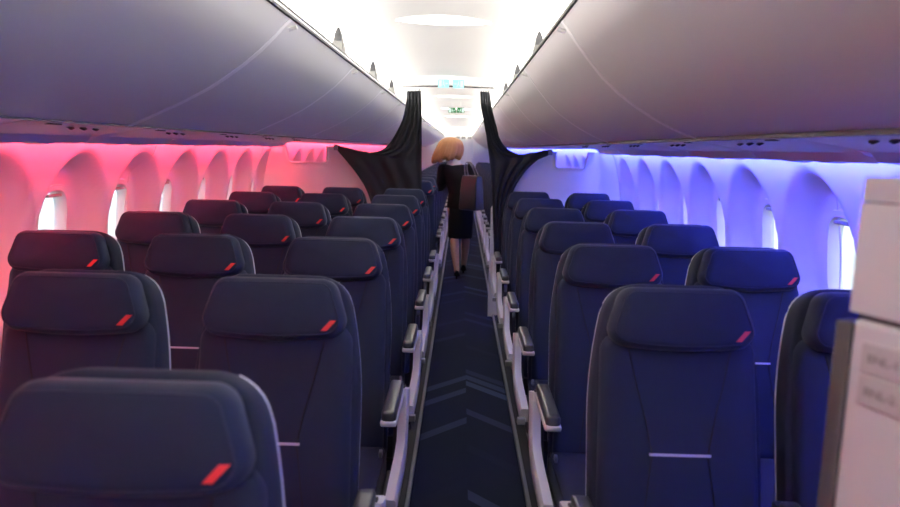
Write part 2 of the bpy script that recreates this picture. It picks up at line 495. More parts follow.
    # mood lamp strips
    for n_, (ya, yb) in enumerate(((-1.4, DIV_Y), (DIV_Y+0.06, 21.0))):
        vs = []; fs = []; m = int((yb-ya)/0.3)
        xa, za = lip_x+sg*0.012, zl+0.052; xb, zb = lip_x+sg*0.004, zl+0.085
        for i in range(m+1):
            y = ya+(yb-ya)*i/m
            vs += [(xa, y, za), (xb, y, zb)]
        fs = [(2*i, 2*i+1, 2*i+3, 2*i+2) for i in range(m)]
        mb = MB(); mb.add(vs, fs)
        o = mb.build('mood_light_strip', M['ledred' if sg < 0 else 'ledblue'])
        tag(o, '%s light strip hidden above the windows %s' % ('red' if sg < 0 else 'blue', 'of the front cabin' if n_ == 0 else 'beyond the curtain'), 'light strip')
    # passenger service units, one per row, with dark reading lights
    first = 1.66 if sg < 0 else 1.60
    ordw = ['nearest', 'second', 'third', 'fourth', 'fifth', 'sixth']
    for k in range(6):
        y = first+0.787*k
        x_in = outer_x+sg*0.085
        # local frame: along Y, across from bin edge to lip
        dxw = lip_x-sg*0.004-x_in; z_in = low_z+0.034; z_out = zl+0.020
        def q(a, yy, dn):  # a 0..1 across
            return Vector((x_in+dxw*a, yy, z_in+(z_out-z_in)*a-dn))
        r = empty('service_panel', (0, y, 0))
        mb = MB()
        secs = [(0.0, -0.004), (0.03, 0.006), (0.45, 0.010), (0.82, 0.008), (0.875, 0.031), (0.99, 0.027), (1.0, 0.005)]
        hw = 0.375
        def prof_at(yy, sc): return [q(a, yy, dn*sc if dn > 0 else dn) for a, dn in secs]+[q(a, yy, -0.008) for a, _ in reversed(secs)]
        bumps = [(-hw, 0.4), (-hw+0.02, 1.0), (-0.2, 1.0), (-0.17, 1.12), (-0.09, 1.12), (-0.06, 1.0), (0.02, 1.0), (0.05, 1.18), (0.12, 1.18), (0.15, 1.0), (hw-0.02, 1.0), (hw, 0.4)]
        mb.loft([prof_at(yy, s) for yy, s in bumps])
        mb.build('panel', M['psu'], r, smooth=35)
        for j, yy in enumerate((-0.10, -0.02, 0.06)):
            c0 = q(0.42, yy, 0.009); mb = MB(); mb.cyl(c0, c0+Vector((sg*0.004, 0, -0.007)), 0.015, 0.010, 14)
            o = mb.build('reading_light', M['dark'], r)
        c0 = q(0.36, -0.24, 0.009); mb = MB(); mb.box(c0-Vector((0.009, 0.035, 0.003)), c0+Vector((0.009, 0.035, 0.003))); mb.build('sign_lens', M['dark'], r, bevel=0.002)
        tag(r, '%s service panel with dark reading lights under the %s overhead bins' % (ordw[k], 'red-lit' if sg < 0 else 'blue-lit'), 'service panel', 'service panels above the %s seats' % ('red-lit' if sg < 0 else 'blue-lit'))

# ceiling
def ceil_z(u): return 1.955+0.185*math.sqrt(max(0, 1-(u/0.80)**2))
UC = -0.14
us = [-0.80+0.04*i for i in range(41)]
ys = [Y0+0.2*i for i in range(int((Y1-Y0)/0.2)+1)]
vs = []; fs = []
for y in ys:
    for u in us:
        z = ceil_z(u)
        if y > 6.4: z -= 0.018*max(0, math.sin((y-6.4)*2*math.pi/1.27))*max(0, 1-(u/0.5)**2)
        vs.append((UC+u, y, z))
n = len(us)
fs = [(i*n+j, i*n+j+1, (i+1)*n+j+1, (i+1)*n+j) for i in range(len(ys)-1) for j in range(n-1)]
mb = MB(); mb.add(vs, fs); struct(mb.build('ceiling', M['white'], smooth=60))
for sg in (-1, 1):
    mb = MB(); xo = UC+sg*0.80
    mb.box((xo-0.01, Y0, 1.90), (xo+0.01, Y1, 1.97)); struct(mb.build('trim_%d' % ti, M['white'])); ti += 1
    mb = MB(); vs = []; fs = []
    m = 70
    for i in range(m+1):
        y = -1.4+23.2*i/m
        vs += [(UC+sg*0.705, y, 1.965), (UC+sg*0.745, y, 1.995)]
    mb.add(vs, [(2*i, 2*i+1, 2*i+3, 2*i+2) for i in range(m)])
    tag(mb.build('cove_light_strip', M['cove']), 'white light strip hidden on top of the %s overhead bins' % ('red-lit' if sg < 0 else 'blue-lit'), 'light strip')
# lens shaped ceiling lamps; last two added to brighten rear wall and cabinet
for n_, yl in enumerate((3.52, 8.4, 10.94, 13.48, 20.3, -0.75)):
    r = empty('ceiling_light', (0, yl, 0))
    def lens(a, b, drop, n=32):
        out = []
        for k in range(n):
            q = 2*math.pi*k/n; c, s = math.cos(q), math.sin(q)
            u = a*c; w = b*math.copysign(abs(s)**1.6, s)*(1-0.15*abs(c))
            out.append((UC+0.035+u, w, ceil_z(u+0.035)-drop))
        return out
    mb = MB(); mb.loft([lens(0.235, 0.115, -0.004), lens(0.232, 0.112, 0.010), lens(0.215, 0.098, 0.010)], True, False); mb.build('frame', M['white'], r)
    mb = MB(); mb.loft([lens(0.216, 0.099, 0.006), lens(0.19, 0.085, 0.014), lens(0.08, 0.04, 0.02)], False, True); mb.build('diffuser', M['frontfill' if yl < 0 else 'lamp'], r)
    tag(r, ('long oval ceiling lamp lit white in front of the curtains' if n_ == 0 else 'unseen oval lamp added over the entrance, on the camera side of the front seats' if yl < 0 else '%s oval ceiling lamp seen through the gap between the curtains, the farthest one added to light the rear wall' % ('nearest', 'second', 'third', 'farthest')[n_-1]), 'ceiling light', 'oval ceiling lamps')

# end walls
mb = MB(); mb.box((CX-1.7, Y0-0.05, 0), (CX+1.7, Y0, 2.2)); struct(mb.build('wall_front', M['white']))
mb = MB(); mb.box((CX-1.7, Y1, 0), (CX+1.7, Y1+0.05, 2.2)); struct(mb.build('wall_rear', M['white']))

# ------------------------------------------------------------------ cabin divider behind the seventh row
def divider(sg):
    yA, yB = DIV_Y, DIV_Y+0.03
    zt = H-0.004
    def wx(z): return CX+sg*(wall_u(z)-0.004)
    if sg < 0: c0, c1, tipx = -1.20, -1.575, -1.13
    else: c0, c1, tipx = 0.83, 1.125, 0.775
    zb = 1.365
    # outline from wall top, along the cut-out, to the inner edge and down
    cut = []
    for k in range(7):
        a = math.pi/2*k/6
        cut.append((c1-sg*0.045+sg*0.045*math.cos(a)-sg*0.02, zb+0.045-0.045*math.sin(a)))
    cut2 = []
    for k in range(7):
        a = math.pi/2*k/6
        cut2.append((c0+sg*0.03-sg*0.03*math.sin(a), zb+0.03-0.03*math.cos(a)))
    inn = [(tipx, zt), (tipx-sg*0.06, 1.46), (tipx-sg*0.26, 1.32), (tipx-sg*0.40, 1.17), (tipx-sg*0.50, 1.0), (tipx-sg*0.50, 0.0)]
    wl_ = [(wx(z), z) for z in [0.0, 0.3, 0.6, 0.9, 1.1, 1.25, 1.4, zt]]
    mb = MB()
    # as strips: outer column, below-cut, inner column
    top_cut = [(c1, zt)]+cut+cut2+[(c0, zt)]
    poly = wl_+top_cut+inn
    mb.prism(poly, 'y', yA, yB)
    o = mb.build('wall_divider_'+('left' if sg < 0 else 'right'), M['white'], bevel=0.0)
    struct(o)
    rim = [(x, yA-0.003, z) for x, z in top_cut]
    mb = MB()
    rr = []
    for x, y, z in rim: rr.append(Vector((x, y, z)))
    mb.tube(rr, 0.011, 8)
    global ti
    struct(mb.build('trim_%d' % ti, M['white'], smooth=60)); ti += 1
    # wide moulded surround
    out = []
    for x, z in top_cut:
        out.append(Vector((x, z)))
    cxm = (c0+c1)/2
    ring2 = [Vector((cxm+(p.x-cxm)*1.0+(0.03 if p.x > cxm else -0.03), zt if p.y >= zt-1e-4 else p.y-0.03)) for p in out]
    ring1 = out
    vs = [(p.x, yA-0.004, p.y) for p in ring1]+[(p.x, yA-0.0005, p.y) for p in ring2]
    nn = len(ring1)
    mb = MB(); mb.add(vs, [(i, i+1, nn+i+1, nn+i) for i in range(nn-1)])
    struct(mb.build('trim_%d' % ti, M['white'])); ti += 1
divider(-1); divider(1)

# ------------------------------------------------------------------ curtains
def curtain(rows, phase, name_label, tip_side):
    YC = 6.225
    nu, sub = 30, 6
    lv = []
    R = [(Vector(a), Vector(b)) for a, b in rows]
    def cr(p0, p1, p2, p3, q):
        return 0.5*((2*p1)+(p2-p0)*q+(2*p0-5*p1+4*p2-p3)*q*q+(3*p1-p0-3*p2+p3)*q*q*q)
    for i in range(len(R)-1):
        for s in range(sub):
            q = s/sub
            g = lambda j: R[max(0, min(len(R)-1, j))]
            lv.append((cr(g(i-1)[0], g(i)[0], g(i+1)[0], g(i+2)[0], q), cr(g(i-1)[1], g(i)[1], g(i+1)[1], g(i+2)[1], q)))
    lv.append(R[-1])
    vs = []; m = len(lv)
    for j, (o, i_) in enumerate(lv):
        tt = j/(m-1)
        for k in range(nu+1):
            u = k/nu                     # 0 outer edge, 1 inner edge
            p = o+(i_-o)*u
            w = unproject(p.x, p.y, YC)
            spread = (o-i_).length
            amp = 0.020*max(0.25, 1-spread/110) + 0.012*u
            fold = math.sin(u*2*math.pi*4.5+phase+0.8*math.sin(tt*5))
            drape = 0.030*math.sin(tt*26+u*3.0)*(1-u)*min(1, spread/60)
            w.y += amp*fold*0.8 + drape*0.5 - 0.02*u
            vs.append(w)
    n = nu+1
    fs = [(j*n+k, j*n+k+1, (j+1)*n+k+1, (j+1)*n+k) for j in range(m-1) for k in range(nu)]
    r = empty('curtain', (unproject(rows[0][1][0], rows[0][1][1], YC).x, YC, 0))
    base = Vector(r.location)
    mb = MB(); mb.add([v-base for v in vs], fs)
    o = mb.build('drape', M['curtain'], r, smooth=70)
    md = o.modifiers.new('thick', 'SOLIDIFY'); md.thickness = 0.005
    # hooks along the rail, and a tieback hook by the divider
    top0, top1 = lv[0]
    for k in range(4):
        p = top0+(top1-top0)*(k+0.5)/4
        w = unproject(p.x, p.y, YC)-base
        mb = MB(); mb.tube([w+Vector((0, -0.01, -0.01)), w+Vector((0, -0.012, 0.008)), w+Vector((0, 0, 0.018)), w+Vector((0, 0.012, 0.008))], 0.003, 6); mb.build('hook', M['rail'], r)
    ti_ = max(range(m), key=lambda j: abs(lv[j][0].x-lv[j][1].x))
    w = unproject(lv[ti_][0].x, lv[ti_][0].y, YC)-base
    mb = MB(); mb.box(w+Vector((-0.018, -0.01, -0.03)), w+Vector((0.018, 0.085, 0.02))); mb.build('tieback_clip', M['greyp'], r, bevel=0.004)
    tag(r, name_label, 'curtain')
L_ROWS = [((406.5,91),(421,91)),((405,108),(422,110)),((400,125),(422,128)),((386,147),(422,145)),((368,153.5),(422,152)),((352,151),(422,160)),((337.5,145.5),(422,166)),((337,150),(422,172)),((346,160),(422,180)),((358,176),(422,190)),((368,194),(422,205)),((378,225),(422,230)),((392,270),(421,272))]
R_ROWS = [((489.5,92),(480,92)),((492,110),(481,108)),((496.5,128),(484,125)),((500,140),(486,135)),((508,150),(487,143)),((522,155.5),(488,150)),((536,154),(489,157)),((549,149.5),(489.5,163)),((549,155),(490,168)),((538,160),(491,176)),((526,171),(491.5,186)),((515,188),(492,198)),((506,212),(493,225)),((502,240),(494,260)),((499,285),(495,292))]
curtain(L_ROWS, 0.3, 'charcoal curtain pulled aside to the divider next to the red-lit windows', -1)
curtain(R_ROWS, 1.1, 'charcoal curtain pulled aside to the divider next to the blue-lit windows', 1)
r = empty('curtain_rail', (-0.13, 6.225, 2.06))
mb = MB(); mb.tube([(-0.41, 0, -0.012), (0.0, 0, -0.004), (0.40, 0, -0.012)], 0.006, 8); mb.build('rod', M['rail'], r)
for sx in (-1, 1):
    mb = MB(); mb.box((sx*0.40-0.012, -0.012, -0.03), (sx*0.40+0.012, 0.012, 0.01)); mb.build('end_bracket', M['greyp'], r, bevel=0.002)
tag(r, 'thin grey curtain rail spanning the aisle between the overhead bins', 'curtain rail')
# header above the rail with two pale lit signs
prof = []
for i in range(17):
    u = -0.44+0.88*i/16; prof.append((UC+u, min(ceil_z(u)+0.005, 2.2)))
hd = [(UC-0.44, 2.066)]+prof+[(UC+0.44, 2.066)]
mb = MB(); mb.prism(hd, 'y', 6.20, 6.215); struct(mb.build('trim_%d' % ti, M['white']), 'white header above the curtain rail'); ti += 1

def pictogram(r, y, mface, mmark, w, h, flip):
    """a running figure, a doorway and an arrow on a sign face, facing the aisle front (-Y)"""
    mb = MB(); mb.box((-w/2, 0, -h/2), (w/2, 0.012, h/2)); mb.build('face', mface, r, bevel=0.0015)
    f = -1 if flip else 1
    yy = -0.0015
    mb = MB()
    def quad(pts): mb.add([(f*x*w, yy, z*h) for x, z in pts]+[(f*x*w, 0.001, z*h) for x, z in pts], [tuple(range(len(pts))), tuple(len(pts)+k for k in reversed(range(len(pts))))]+[(k, (k+1) % len(pts), len(pts)+(k+1) % len(pts), len(pts)+k) for k in range(len(pts))])
    quad([(0.16,-0.40),(0.42,-0.40),(0.42,0.40),(0.16,0.40)])                   # doorway
    quad([(-0.02,0.26),(0.05,0.26),(0.05,0.38),(-0.02,0.38)])                   # head
    quad([(-0.05,0.22),(0.06,0.20),(0.02,-0.06),(-0.08,-0.04)])                 # body
    quad([(-0.08,-0.04),(0.0,-0.08),(-0.12,-0.40),(-0.18,-0.38)])               # leg
    quad([(0.0,-0.04),(0.04,-0.02),(0.13,-0.24),(0.08,-0.26)])
    quad([(-0.42,0.05),(-0.26,0.05),(-0.26,0.17),(-0.16,0.0),(-0.26,-0.17),(-0.26,-0.05),(-0.42,-0.05)])
    mb.build('running_figure_mark', mmark, r)
a = unproject(443.5, 83.5, 6.19); b = unproject(458.5, 84, 6.19)
for n_, w in enumerate((a, b)):
    r = empty('exit_sign', w)
    pictogram(r, 0, M['signblue'], M['signwhite'], 0.095, 0.07, n_ == 0)
    tag(r, ('pale cyan lit exit sign above the curtain rail, nearer the red-lit side' if n_ == 0 else 'pale cyan lit exit sign above the curtain rail, nearer the blue-lit side'), 'exit sign', 'pale exit signs over the curtain rail')
for n_, px in enumerate((452.2, 460.6)):
    w = unproject(px, 110.3, 9.3)
    r = empty('exit_sign', w)
    pictogram(r, 0, M['signgreen'], M['signwhite'], 0.10, 0.065, n_ == 0)
    mb = MB(); mb.box((-0.002, 0.004, 0.03), (0.002, 0.008, 0.14)); mb.build('hanger', M['white'], r)
    tag(r, ('green exit sign hanging from the ceiling beyond the curtains, the one nearer the red side' if n_ == 0 else 'green exit sign hanging from the ceiling beyond the curtains, the one nearer the blue side'), 'exit sign', 'green exit signs beyond the curtains')

# ------------------------------------------------------------------ seats
TH = math.radians(13.5)
SV = Vector((0, math.sin(TH), math.cos(TH))); NV = Vector((0, -math.cos(TH), math.sin(TH)))
BASE = Vector((0, 0.125, 0.45))
def bk(x, s, dd): return BASE+Vector((x, 0, 0))+SV*s+NV*dd
def conform(mesh_obj, pts2d, off):
    """drop (x, s) points onto a mesh along the backrest normal"""
    bvh = BVHTree.FromPolygons([v.co for v in mesh_obj.data.vertices], [p.vertices for p in mesh_obj.data.polygons])
    out = []
    for x, s in pts2d:
        loc, nrm, idx, dist = bvh.ray_cast(bk(x, s, 0.3), -NV)
        if loc is None: loc = bk(x, s, 0.03)
        out.append(loc+NV*off)
    return out
def line(a, b, n): return [(a[0]+(b[0]-a[0])*k/n, a[1]+(b[1]-a[1])*k/n) for k in range(n+1)]

def make_seat(side, aisle, window):
    """side -1: the armrest of this seat is on +X (seats of the red-lit block); +1: on -X"""
    ax = 1 if side < 0 else -1
    r = empty('airline_seat')
    # shell
    sh = rquad(0.335, 0.435, -0.06, 0.762, 0.085, 0.05, 8)
    # bow the sides outwards: full width through the middle, narrowing at the shoulders
    for p in sh:
        q = max(0.0, (p.y-0.50)/0.262)
        wid = 0.435-0.0*q
        f = 1.0
        if p.y < 0.70:
            base_w = 0.435+(0.335-0.435)*((p.y+0.06)/0.822)
            want = 0.424-0.066*max(0, (p.y-0.42)/0.28)**2
            f = want/base_w
        else:
            base_w = 0.435+(0.335-0.435)*((0.70+0.06)/0.822); want = 0.358
            f = want/base_w
        p.x *= f
    mb = MB(); pillow(mb, sh, [(0.012, -0.062), (0.003, -0.056), (0.0, -0.045), (0.0, -0.004), (0.004, 0.004), (0.014, 0.007)], bk, front=0.0, back=-0.01)
    shell = mb.build('shell', M['shell'], r, smooth=50)
    edge = inset(sh, 0.0058)
    for sx in (-1, 1):
        run = sorted([p for p in edge if p.x*sx > 0.11 and p.y > 0.02], key=lambda p: p.y)
        mb = MB(); mb.tube([bk(p.x, p.y, -0.0578) for p in run], 0.0054, 6); mb.build('edge_trim', M['trimline'], shell, smooth=60, label='pale grey edging')
    # backrest cushion
    bo = rquad(0.382, 0.405, -0.02, 0.64, 0.05, 0.03, 6)
    mb = MB(); pillow(mb, bo, [(0.0, 0.0), (0.0, 0.014), (0.006, 0.026), (0.02, 0.033)], bk, front=0.006)
    back = mb.build('backrest', M['fabric'], r, smooth=60)
    for sx in (-1, 1):
        path = [(sx*0.125, 0.596), (sx*0.105, 0.51), (sx*0.082, 0.42), (sx*0.068, 0.345), (sx*0.082, 0.24), (sx*0.098, 0.14), (sx*0.11, 0.03)]
        pp = []
        for a, b in zip(path[:-1], path[1:]): pp += line(a, b, 4)[:-1]
        pp.append(path[-1]); mb = MB(); mb.tube(conform(back, pp, 0.0004), 0.0022, 6); mb.build('stitching', M['stitch'], back)
    mb = MB(); pts = conform(back, line((-0.075, 0.345), (0.075, 0.345), 8), 0.001)
    rings = []
    for p in pts: rings.append([p+SV*0.0032+NV*-0.002, p+SV*0.0032+NV*0.002, p-SV*0.0032+NV*0.002, p-SV*0.0032-NV*0.002])
    mb.loft(rings); mb.build('pocket_strip', M['strip'], back, label='thin silver strip')
    # headrest
    ho = rquad(0.292, 0.384, 0.612, 0.752, 0.042, 0.038, 8, sag=0.016)
    mb = MB(); pillow(mb, ho, [(0.02, 0.006), (0.006, 0.010), (0.0, 0.022), (0.0, 0.050), (0.004, 0.064), (0.013, 0.075)], bk, front=0.010, back=0.0)
    head = mb.build('headrest', M['fabric'], r, smooth=60)
    pi = inset(ho, 0.0135)
    mb = MB(); mb.tube([bk(p.x, p.y, 0.0750) for p in pi], 0.0016, 6, closed=True); mb.build('piping', M['fabric'], head, smooth=60)
    # slanted red dash in the lower corner
    corners = [(0.122, 0.624), (0.137, 0.624), (0.160, 0.650), (0.145, 0.650)]
    nn = 4; grid = []
    for i in range(nn+1):
        for j in range(nn+1):
            a, b_ = i/nn, j/nn
            x = (corners[0][0]*(1-b_)+corners[1][0]*b_)*(1-a)+(corners[3][0]*(1-b_)+corners[2][0]*b_)*a
            s = corners[0][1]*(1-a)+corners[3][1]*a
            grid.append((x, s))
    gp = conform(head, grid, 0.0012)
    mb = MB(); mb.add(gp, [(i*(nn+1)+j, i*(nn+1)+j+1, (i+1)*(nn+1)+j+1, (i+1)*(nn+1)+j) for i in range(nn) for j in range(nn)])
    mb.build('dash_logo', M['red'], head, label='slanted red dash')
    # seat cushion
    co = rquad(0.43, 0.44, -0.36, 0.13, 0.03, 0.06, 6)
    mb = MB(); pillow(mb, co, [(0.012, 0.345), (0.0, 0.36), (0.0, 0.445), (0.008, 0.462), (0.025, 0.472)], lambda x, y, z: Vector((x, y, z+0.02*max(0, -(y))/0.36)), front=0.008)
    cu = mb.build('cushion', M['fabric'], r, smooth=60)
    mb = MB(); mb.tube([(p.x*0.985, p.y*0.985, 0.462+0.02*max(0, -p.y)/0.36) for p in co], 0.002, 6, closed=True); mb.build('piping', M['stitch'], cu, smooth=60)
    # under-seat frame and legs
    mb = MB(); mb.box((-0.215, -0.30, 0.30), (0.215, 0.14, 0.345)); mb.cyl((-0.24, -0.24, 0.315), (0.24, -0.24, 0.315), 0.022); mb.cyl((-0.24, 0.10, 0.315), (0.24, 0.10, 0.315), 0.022)
    mb.build('seat_frame', M['leg'], r, smooth=40)
    lx = 0.14*ax if aisle else 0.0
    if aisle or window:
        for y_top, y_bot in ((-0.24, -0.22), (0.10, 0.24)):
            mb = MB(); mb.loft([[(lx-0.016, y_top-0.022, 0.305), (lx+0.016, y_top-0.022, 0.305), (lx+0.016, y_top+0.022, 0.305), (lx-0.016, y_top+0.022, 0.305)], [(lx-0.016, y_bot-0.018, 0.012), (lx+0.016, y_bot-0.018, 0.012), (lx+0.016, y_bot+0.018, 0.012), (lx-0.016, y_bot+0.018, 0.012)]])
            mb.box((lx-0.025, y_bot-0.04, 0.0), (lx+0.025, y_bot+0.04, 0.016))
            mb.build('leg', M['leg'], r, bevel=0.003)
    # armrests
    def armrest(xc):
        ol = [(-0.222, 0.680), (-0.226, 0.690), (-0.222, 0.699), (0.10, 0.699), (0.115, 0.692), (0.11, 0.675), (0.06, 0.668), (-0.19, 0.672)]
        mb = MB(); mb.prism([(y, z) for y, z in ol], 'x', xc-0.0245, xc+0.0245)
        arm = mb.build('armrest', M['frame'], r, bevel=0.005)
        po = rquad(0.044, 0.044, -0.221, 0.092, 0.012, 0.012, 4)
        mb = MB(); pillow(mb, po, [(0.0, 0.697), (0.0, 0.718), (0.003, 0.7235), (0.008, 0.726)], lambda x, y, z: Vector((xc+x, y, z)), front=0.0015)
        mb.build('pad', M['pad'], arm, smooth=60, label='dark armrest pad')
        mb = MB(); mb.cyl((xc-0.026, 0.085, 0.687), (xc+0.026, 0.085, 0.687), 0.018, n=20); mb.build('pivot', M['leg'], arm)
        # slim bracket carrying the armrest from the backrest
        mb = MB(); mb.prism([(0.05, 0.69), (0.14, 0.70), (0.17, 0.60), (0.12, 0.40), (0.06, 0.34), (0.02, 0.34), (0.06, 0.45), (0.075, 0.6)], 'x', xc-0.012, xc+0.012); mb.build('bracket', M['leg'], arm, bevel=0.003)
    axc = ax*0.252
    armrest(axc)
    if window: armrest(-axc)
    if aisle:
        # pale end frame on the aisle side: falls from the armrest, sweeps forward along the cushion
        cpts = [(0.105, 0.690, 0.045), (0.085, 0.620, 0.042), (0.065, 0.560, 0.040), (0.035, 0.510, 0.038), (-0.02, 0.475, 0.037), (-0.09, 0.458, 0.036), (-0.17, 0.448, 0.034), (-0.26, 0.436, 0.030)]
        up, lo = [], []
        for i, (y, z, w) in enumerate(cpts):
            a = Vector(cpts[max(0, i-1)][:2]); b = Vector(cpts[min(len(cpts)-1, i+1)][:2]); tg = (b-a).normalized(); nn_ = Vector((-tg.y, tg.x))
            up.append(Vector((y, z))+nn_*w); lo.append(Vector((y, z))-nn_*w)
        x0 = axc+ax*0.006; x1 = axc+ax*0.040
        mb = MB(); rings = []
        for i in range(len(cpts)):
            a, b = up[i], lo[i]; m_ = (a+b)/2; e = (a-b)*0.12
            dr = -ax*0.010*max(0, i-3)/4
            rings.append([(x0+dr, a.x, a.y), (x1-ax*0.006+dr, a.x, a.y), (x1+dr, (a-e).x, (a-e).y), (x1+dr, (b+e).x, (b+e).y), (x1-ax*0.006+dr, b.x, b.y), (x0+dr, b.x, b.y)])
        mb.loft(rings)
        ef = mb.build('end_frame', M['frame'], r, smooth=40, label='off-white curved side frame')
        y, z, w = cpts[-1]
        mb = MB(); mb.box((min(x0, x1)-0.002, y-0.022, z-0.034), (max(x0, x1)-0.002, y+0.006, z-0.006)); mb.build('end_cap', M['greyp'], ef, bevel=0.004)
        # lower pale kick panel down to the track
        mb = MB(); mb.prism([(-0.17, 0.415), (0.02, 0.425), (0.06, 0.36), (0.02, 0.30), (-0.12, 0.30), (-0.20, 0.36)], 'x', axc-ax*0.014 if ax < 0 else axc-0.026, axc+0.026 if ax < 0 else axc+ax*0.014)
        mb.build('side_cover', M['pad'], r, bevel=0.004)
        # loose belt buckle on the cushion edge
        mb = MB(); mb.box((axc-ax*0.048-0.006, 0.00, 0.475), (axc-ax*0.048+0.006, 0.03, 0.497)); mb.build('belt_buckle', M['alu'], r, bevel=0.004)
    return r

protos = {
    'A': make_seat(-1, False, True), 'B': make_seat(-1, False, False), 'C': make_seat(-1, True, False),
    'D': make_seat(1, True, False), 'E': make_seat(1, False, True)}
XS = {'A': -1.448, 'B': -0.955, 'C': -0.455, 'D': 0.550, 'E': 1.034}
ORD = ['first', 'second', 'third', 'fourth', 'fifth', 'sixth', 'seventh', 'eighth', 'ninth', 'tenth', 'eleventh', 'twelfth', 'thirteenth', 'fourteenth', 'fifteenth', 'sixteenth']
PLACE = {'A': 'window seat', 'B': 'middle seat', 'C': 'aisle seat', 'D': 'aisle seat', 'E': 'window seat'}
used = set()
def put(colm, Y, label, group):
    o = protos[colm] if colm not in used else copy_tree(protos[colm])
    used.add(colm)
    o.location = (XS[colm], Y, 0); tag(o, label, 'seat', group)
PITCH = 0.787
for colm, rows in (('A', range(3, 8)), ('B', range(2, 8)), ('C', range(1, 8)), ('D', range(2, 8)), ('E', range(2, 8))):
    for n_ in rows:
        Y = 1.023+PITCH*(n_-1)-0.355
        red = colm in 'ABC'
        if red:
            if n_ == 1: lab = 'navy aisle seat nearest the camera, alone in the first row of the red-lit side'
            else: lab = 'navy %s with red dash, %s row from the front on the red-lit side' % (PLACE[colm], ORD[n_-1])
        else:
            lab = 'navy %s with red dash, %s row behind the white cabinet on the blue-lit side' % (PLACE[colm], ORD[n_-2])
        put(colm, Y, lab, 'seats on the red-lit side in front of the curtain' if red else 'seats on the blue-lit side in front of the curtain')
BEY = 6.90
for k in range(15):
    for colm in 'CD':
        put(colm, BEY+PITCH*k, 'navy aisle seat in the %s row beyond the curtain on the %s side' % (ORD[k], 'red-lit' if colm == 'C' else 'blue-lit'), 'aisle seats beyond the curtain')
    if k < 3:
        put('B', BEY+PITCH*k, 'navy middle seat in the %s row beyond the curtain on the red-lit side' % ORD[k], 'inner seats beyond the curtain')

# ------------------------------------------------------------------ white cabinet beside the camera
def cab():
    P = [Vector((0.466, 0.815)), Vector((0.594, 0.515)), Vector((0.634, 0.47)), Vector((1.30, 0.47)), Vector((1.30, 0.815))]
    ZT, ZG = 1.500, 1.340
    r = empty('cabinet', (0.85, 0.65, 0))
    o2 = Vector((0.85, 0.65))
    loc = [p-o2 for p in P]
    mb = MB(); mb.prism([(p.x, p.y) for p in loc], 'z', 0.0, ZG-0.006); mb.build('body', M['cabinet'], r, bevel=0.006)
    ins = [p*0.985 for p in loc]
    loc_u = [p+Vector((-0.004, 0)) if i < 3 else p for i, p in enumerate(loc)]
    mb = MB(); mb.prism([(p.x, p.y) for p in ins], 'z', ZG-0.006, ZG+0.002); mb.build('joint', M['groove'], r)
    mb = MB(); mb.prism([(p.x, p.y) for p in loc_u], 'z', ZG+0.002, ZT-0.030); mb.build('upper_body', M['cabinet'], r)
    mb = MB(); mb.prism([(p.x, p.y) for p in loc_u], 'z', ZT-0.0295, ZT); mb.build('top_cap', M['cabcap'], r, bevel=0.002)
    # dark edge profile on the corner
    a, b = loc[0], loc[1]; tg = (b-a).normalized(); nn = Vector((-tg.y, tg.x))
    if nn.x > 0: nn = -nn
    q = [a-tg*0.016+nn*0.006, a+tg*0.004+nn*0.004, a+tg*0.004-nn*0.02, a-tg*0.016-nn*0.02]
    mb = MB(); mb.prism([(p.x, p.y) for p in q], 'z', 0.02, ZG-0.012); mb.build('edge_profile', M['groove'], r, bevel=0.002)
    # two small placards on the slanted side
    ang = math.atan2(tg.y, tg.x)
    for k, (zc, txt) in enumerate(((1.292, 'BNL-1'), (1.253, 'BNL-2'))):
        c = a+tg*(0.046)+nn*0.001
        R = Matrix.Rotation(ang, 4, 'Z')
        pl = MB(); pl.box((-0.028, -0.0022, -0.0185), (0.028, 0.001, 0.0185)); po = pl.build('placard', M['placard'], r, bevel=0.002)
        po.location = (c.x, c.y, zc); po.rotation_euler = (0, 0, ang)
        cu = bpy.data.curves.new('placard_text', 'FONT'); cu.body = txt; cu.size = 0.0145; cu.align_x = 'CENTER'; cu.align_y = 'CENTER'; cu.extrude = 0.0003
        to = bpy.data.objects.new('tmp_text', cu); COL.objects.link(to)
        me = bpy.data.meshes.new_from_object(to.evaluated_get(bpy.context.evaluated_depsgraph_get()))
        bpy.data.objects.remove(to); me.materials.clear(); me.materials.append(M['ink'])
        tx = bpy.data.objects.new('lettering', me); COL.objects.link(tx); tx.parent = po
        tx.rotation_euler = (math.radians(90), 0, 0); tx.location = (0, -0.0026, 0)
    tag(r, 'warm white cabinet with grey joint and two placards, cut off beside the camera', 'cabinet')
cab()

# ------------------------------------------------------------------ rear galley
r = empty('galley_unit', (0.0, 21.2, 0))
gx0, gx1 = -0.22, 0.34
mb = MB(); mb.box((gx0, 0, 0), (gx1, 0.6, 1.82)); mb.build('body', M['galley'], r, bevel=0.01)
for k in range(3):
    x = gx0+0.02+0.18*k
    mb = MB(); mb.box((x, -0.015, 0.1), (x+0.165, 0.0, 1.74)); d_ = mb.build('door', M['galley'], r, bevel=0.006)
    mb = MB(); mb.box((x+0.14, -0.03, 0.95), (x+0.15, -0.012, 1.15)); mb.build('handle', M['alu'], d_, bevel=0.002)
tag(r, 'pale grey-blue galley cupboard at the far end of the aisle', 'cupboard')
for k, x in enumerate((-0.13, 0.04, 0.22)):
    mb = MB(); mb.box((-0.06, 0, 0), (0.06, 0.25, 0.075)); o = mb.build('storage_box', M['greyp'], bevel=0.01); o.location = (x, 21.25, 1.82)
    tag(o, '%s small grey box on top of the far galley cupboard' % ('first, nearest the red side,', 'middle', 'last, nearest the blue side,')[k], 'box', 'boxes on the galley cupboard')

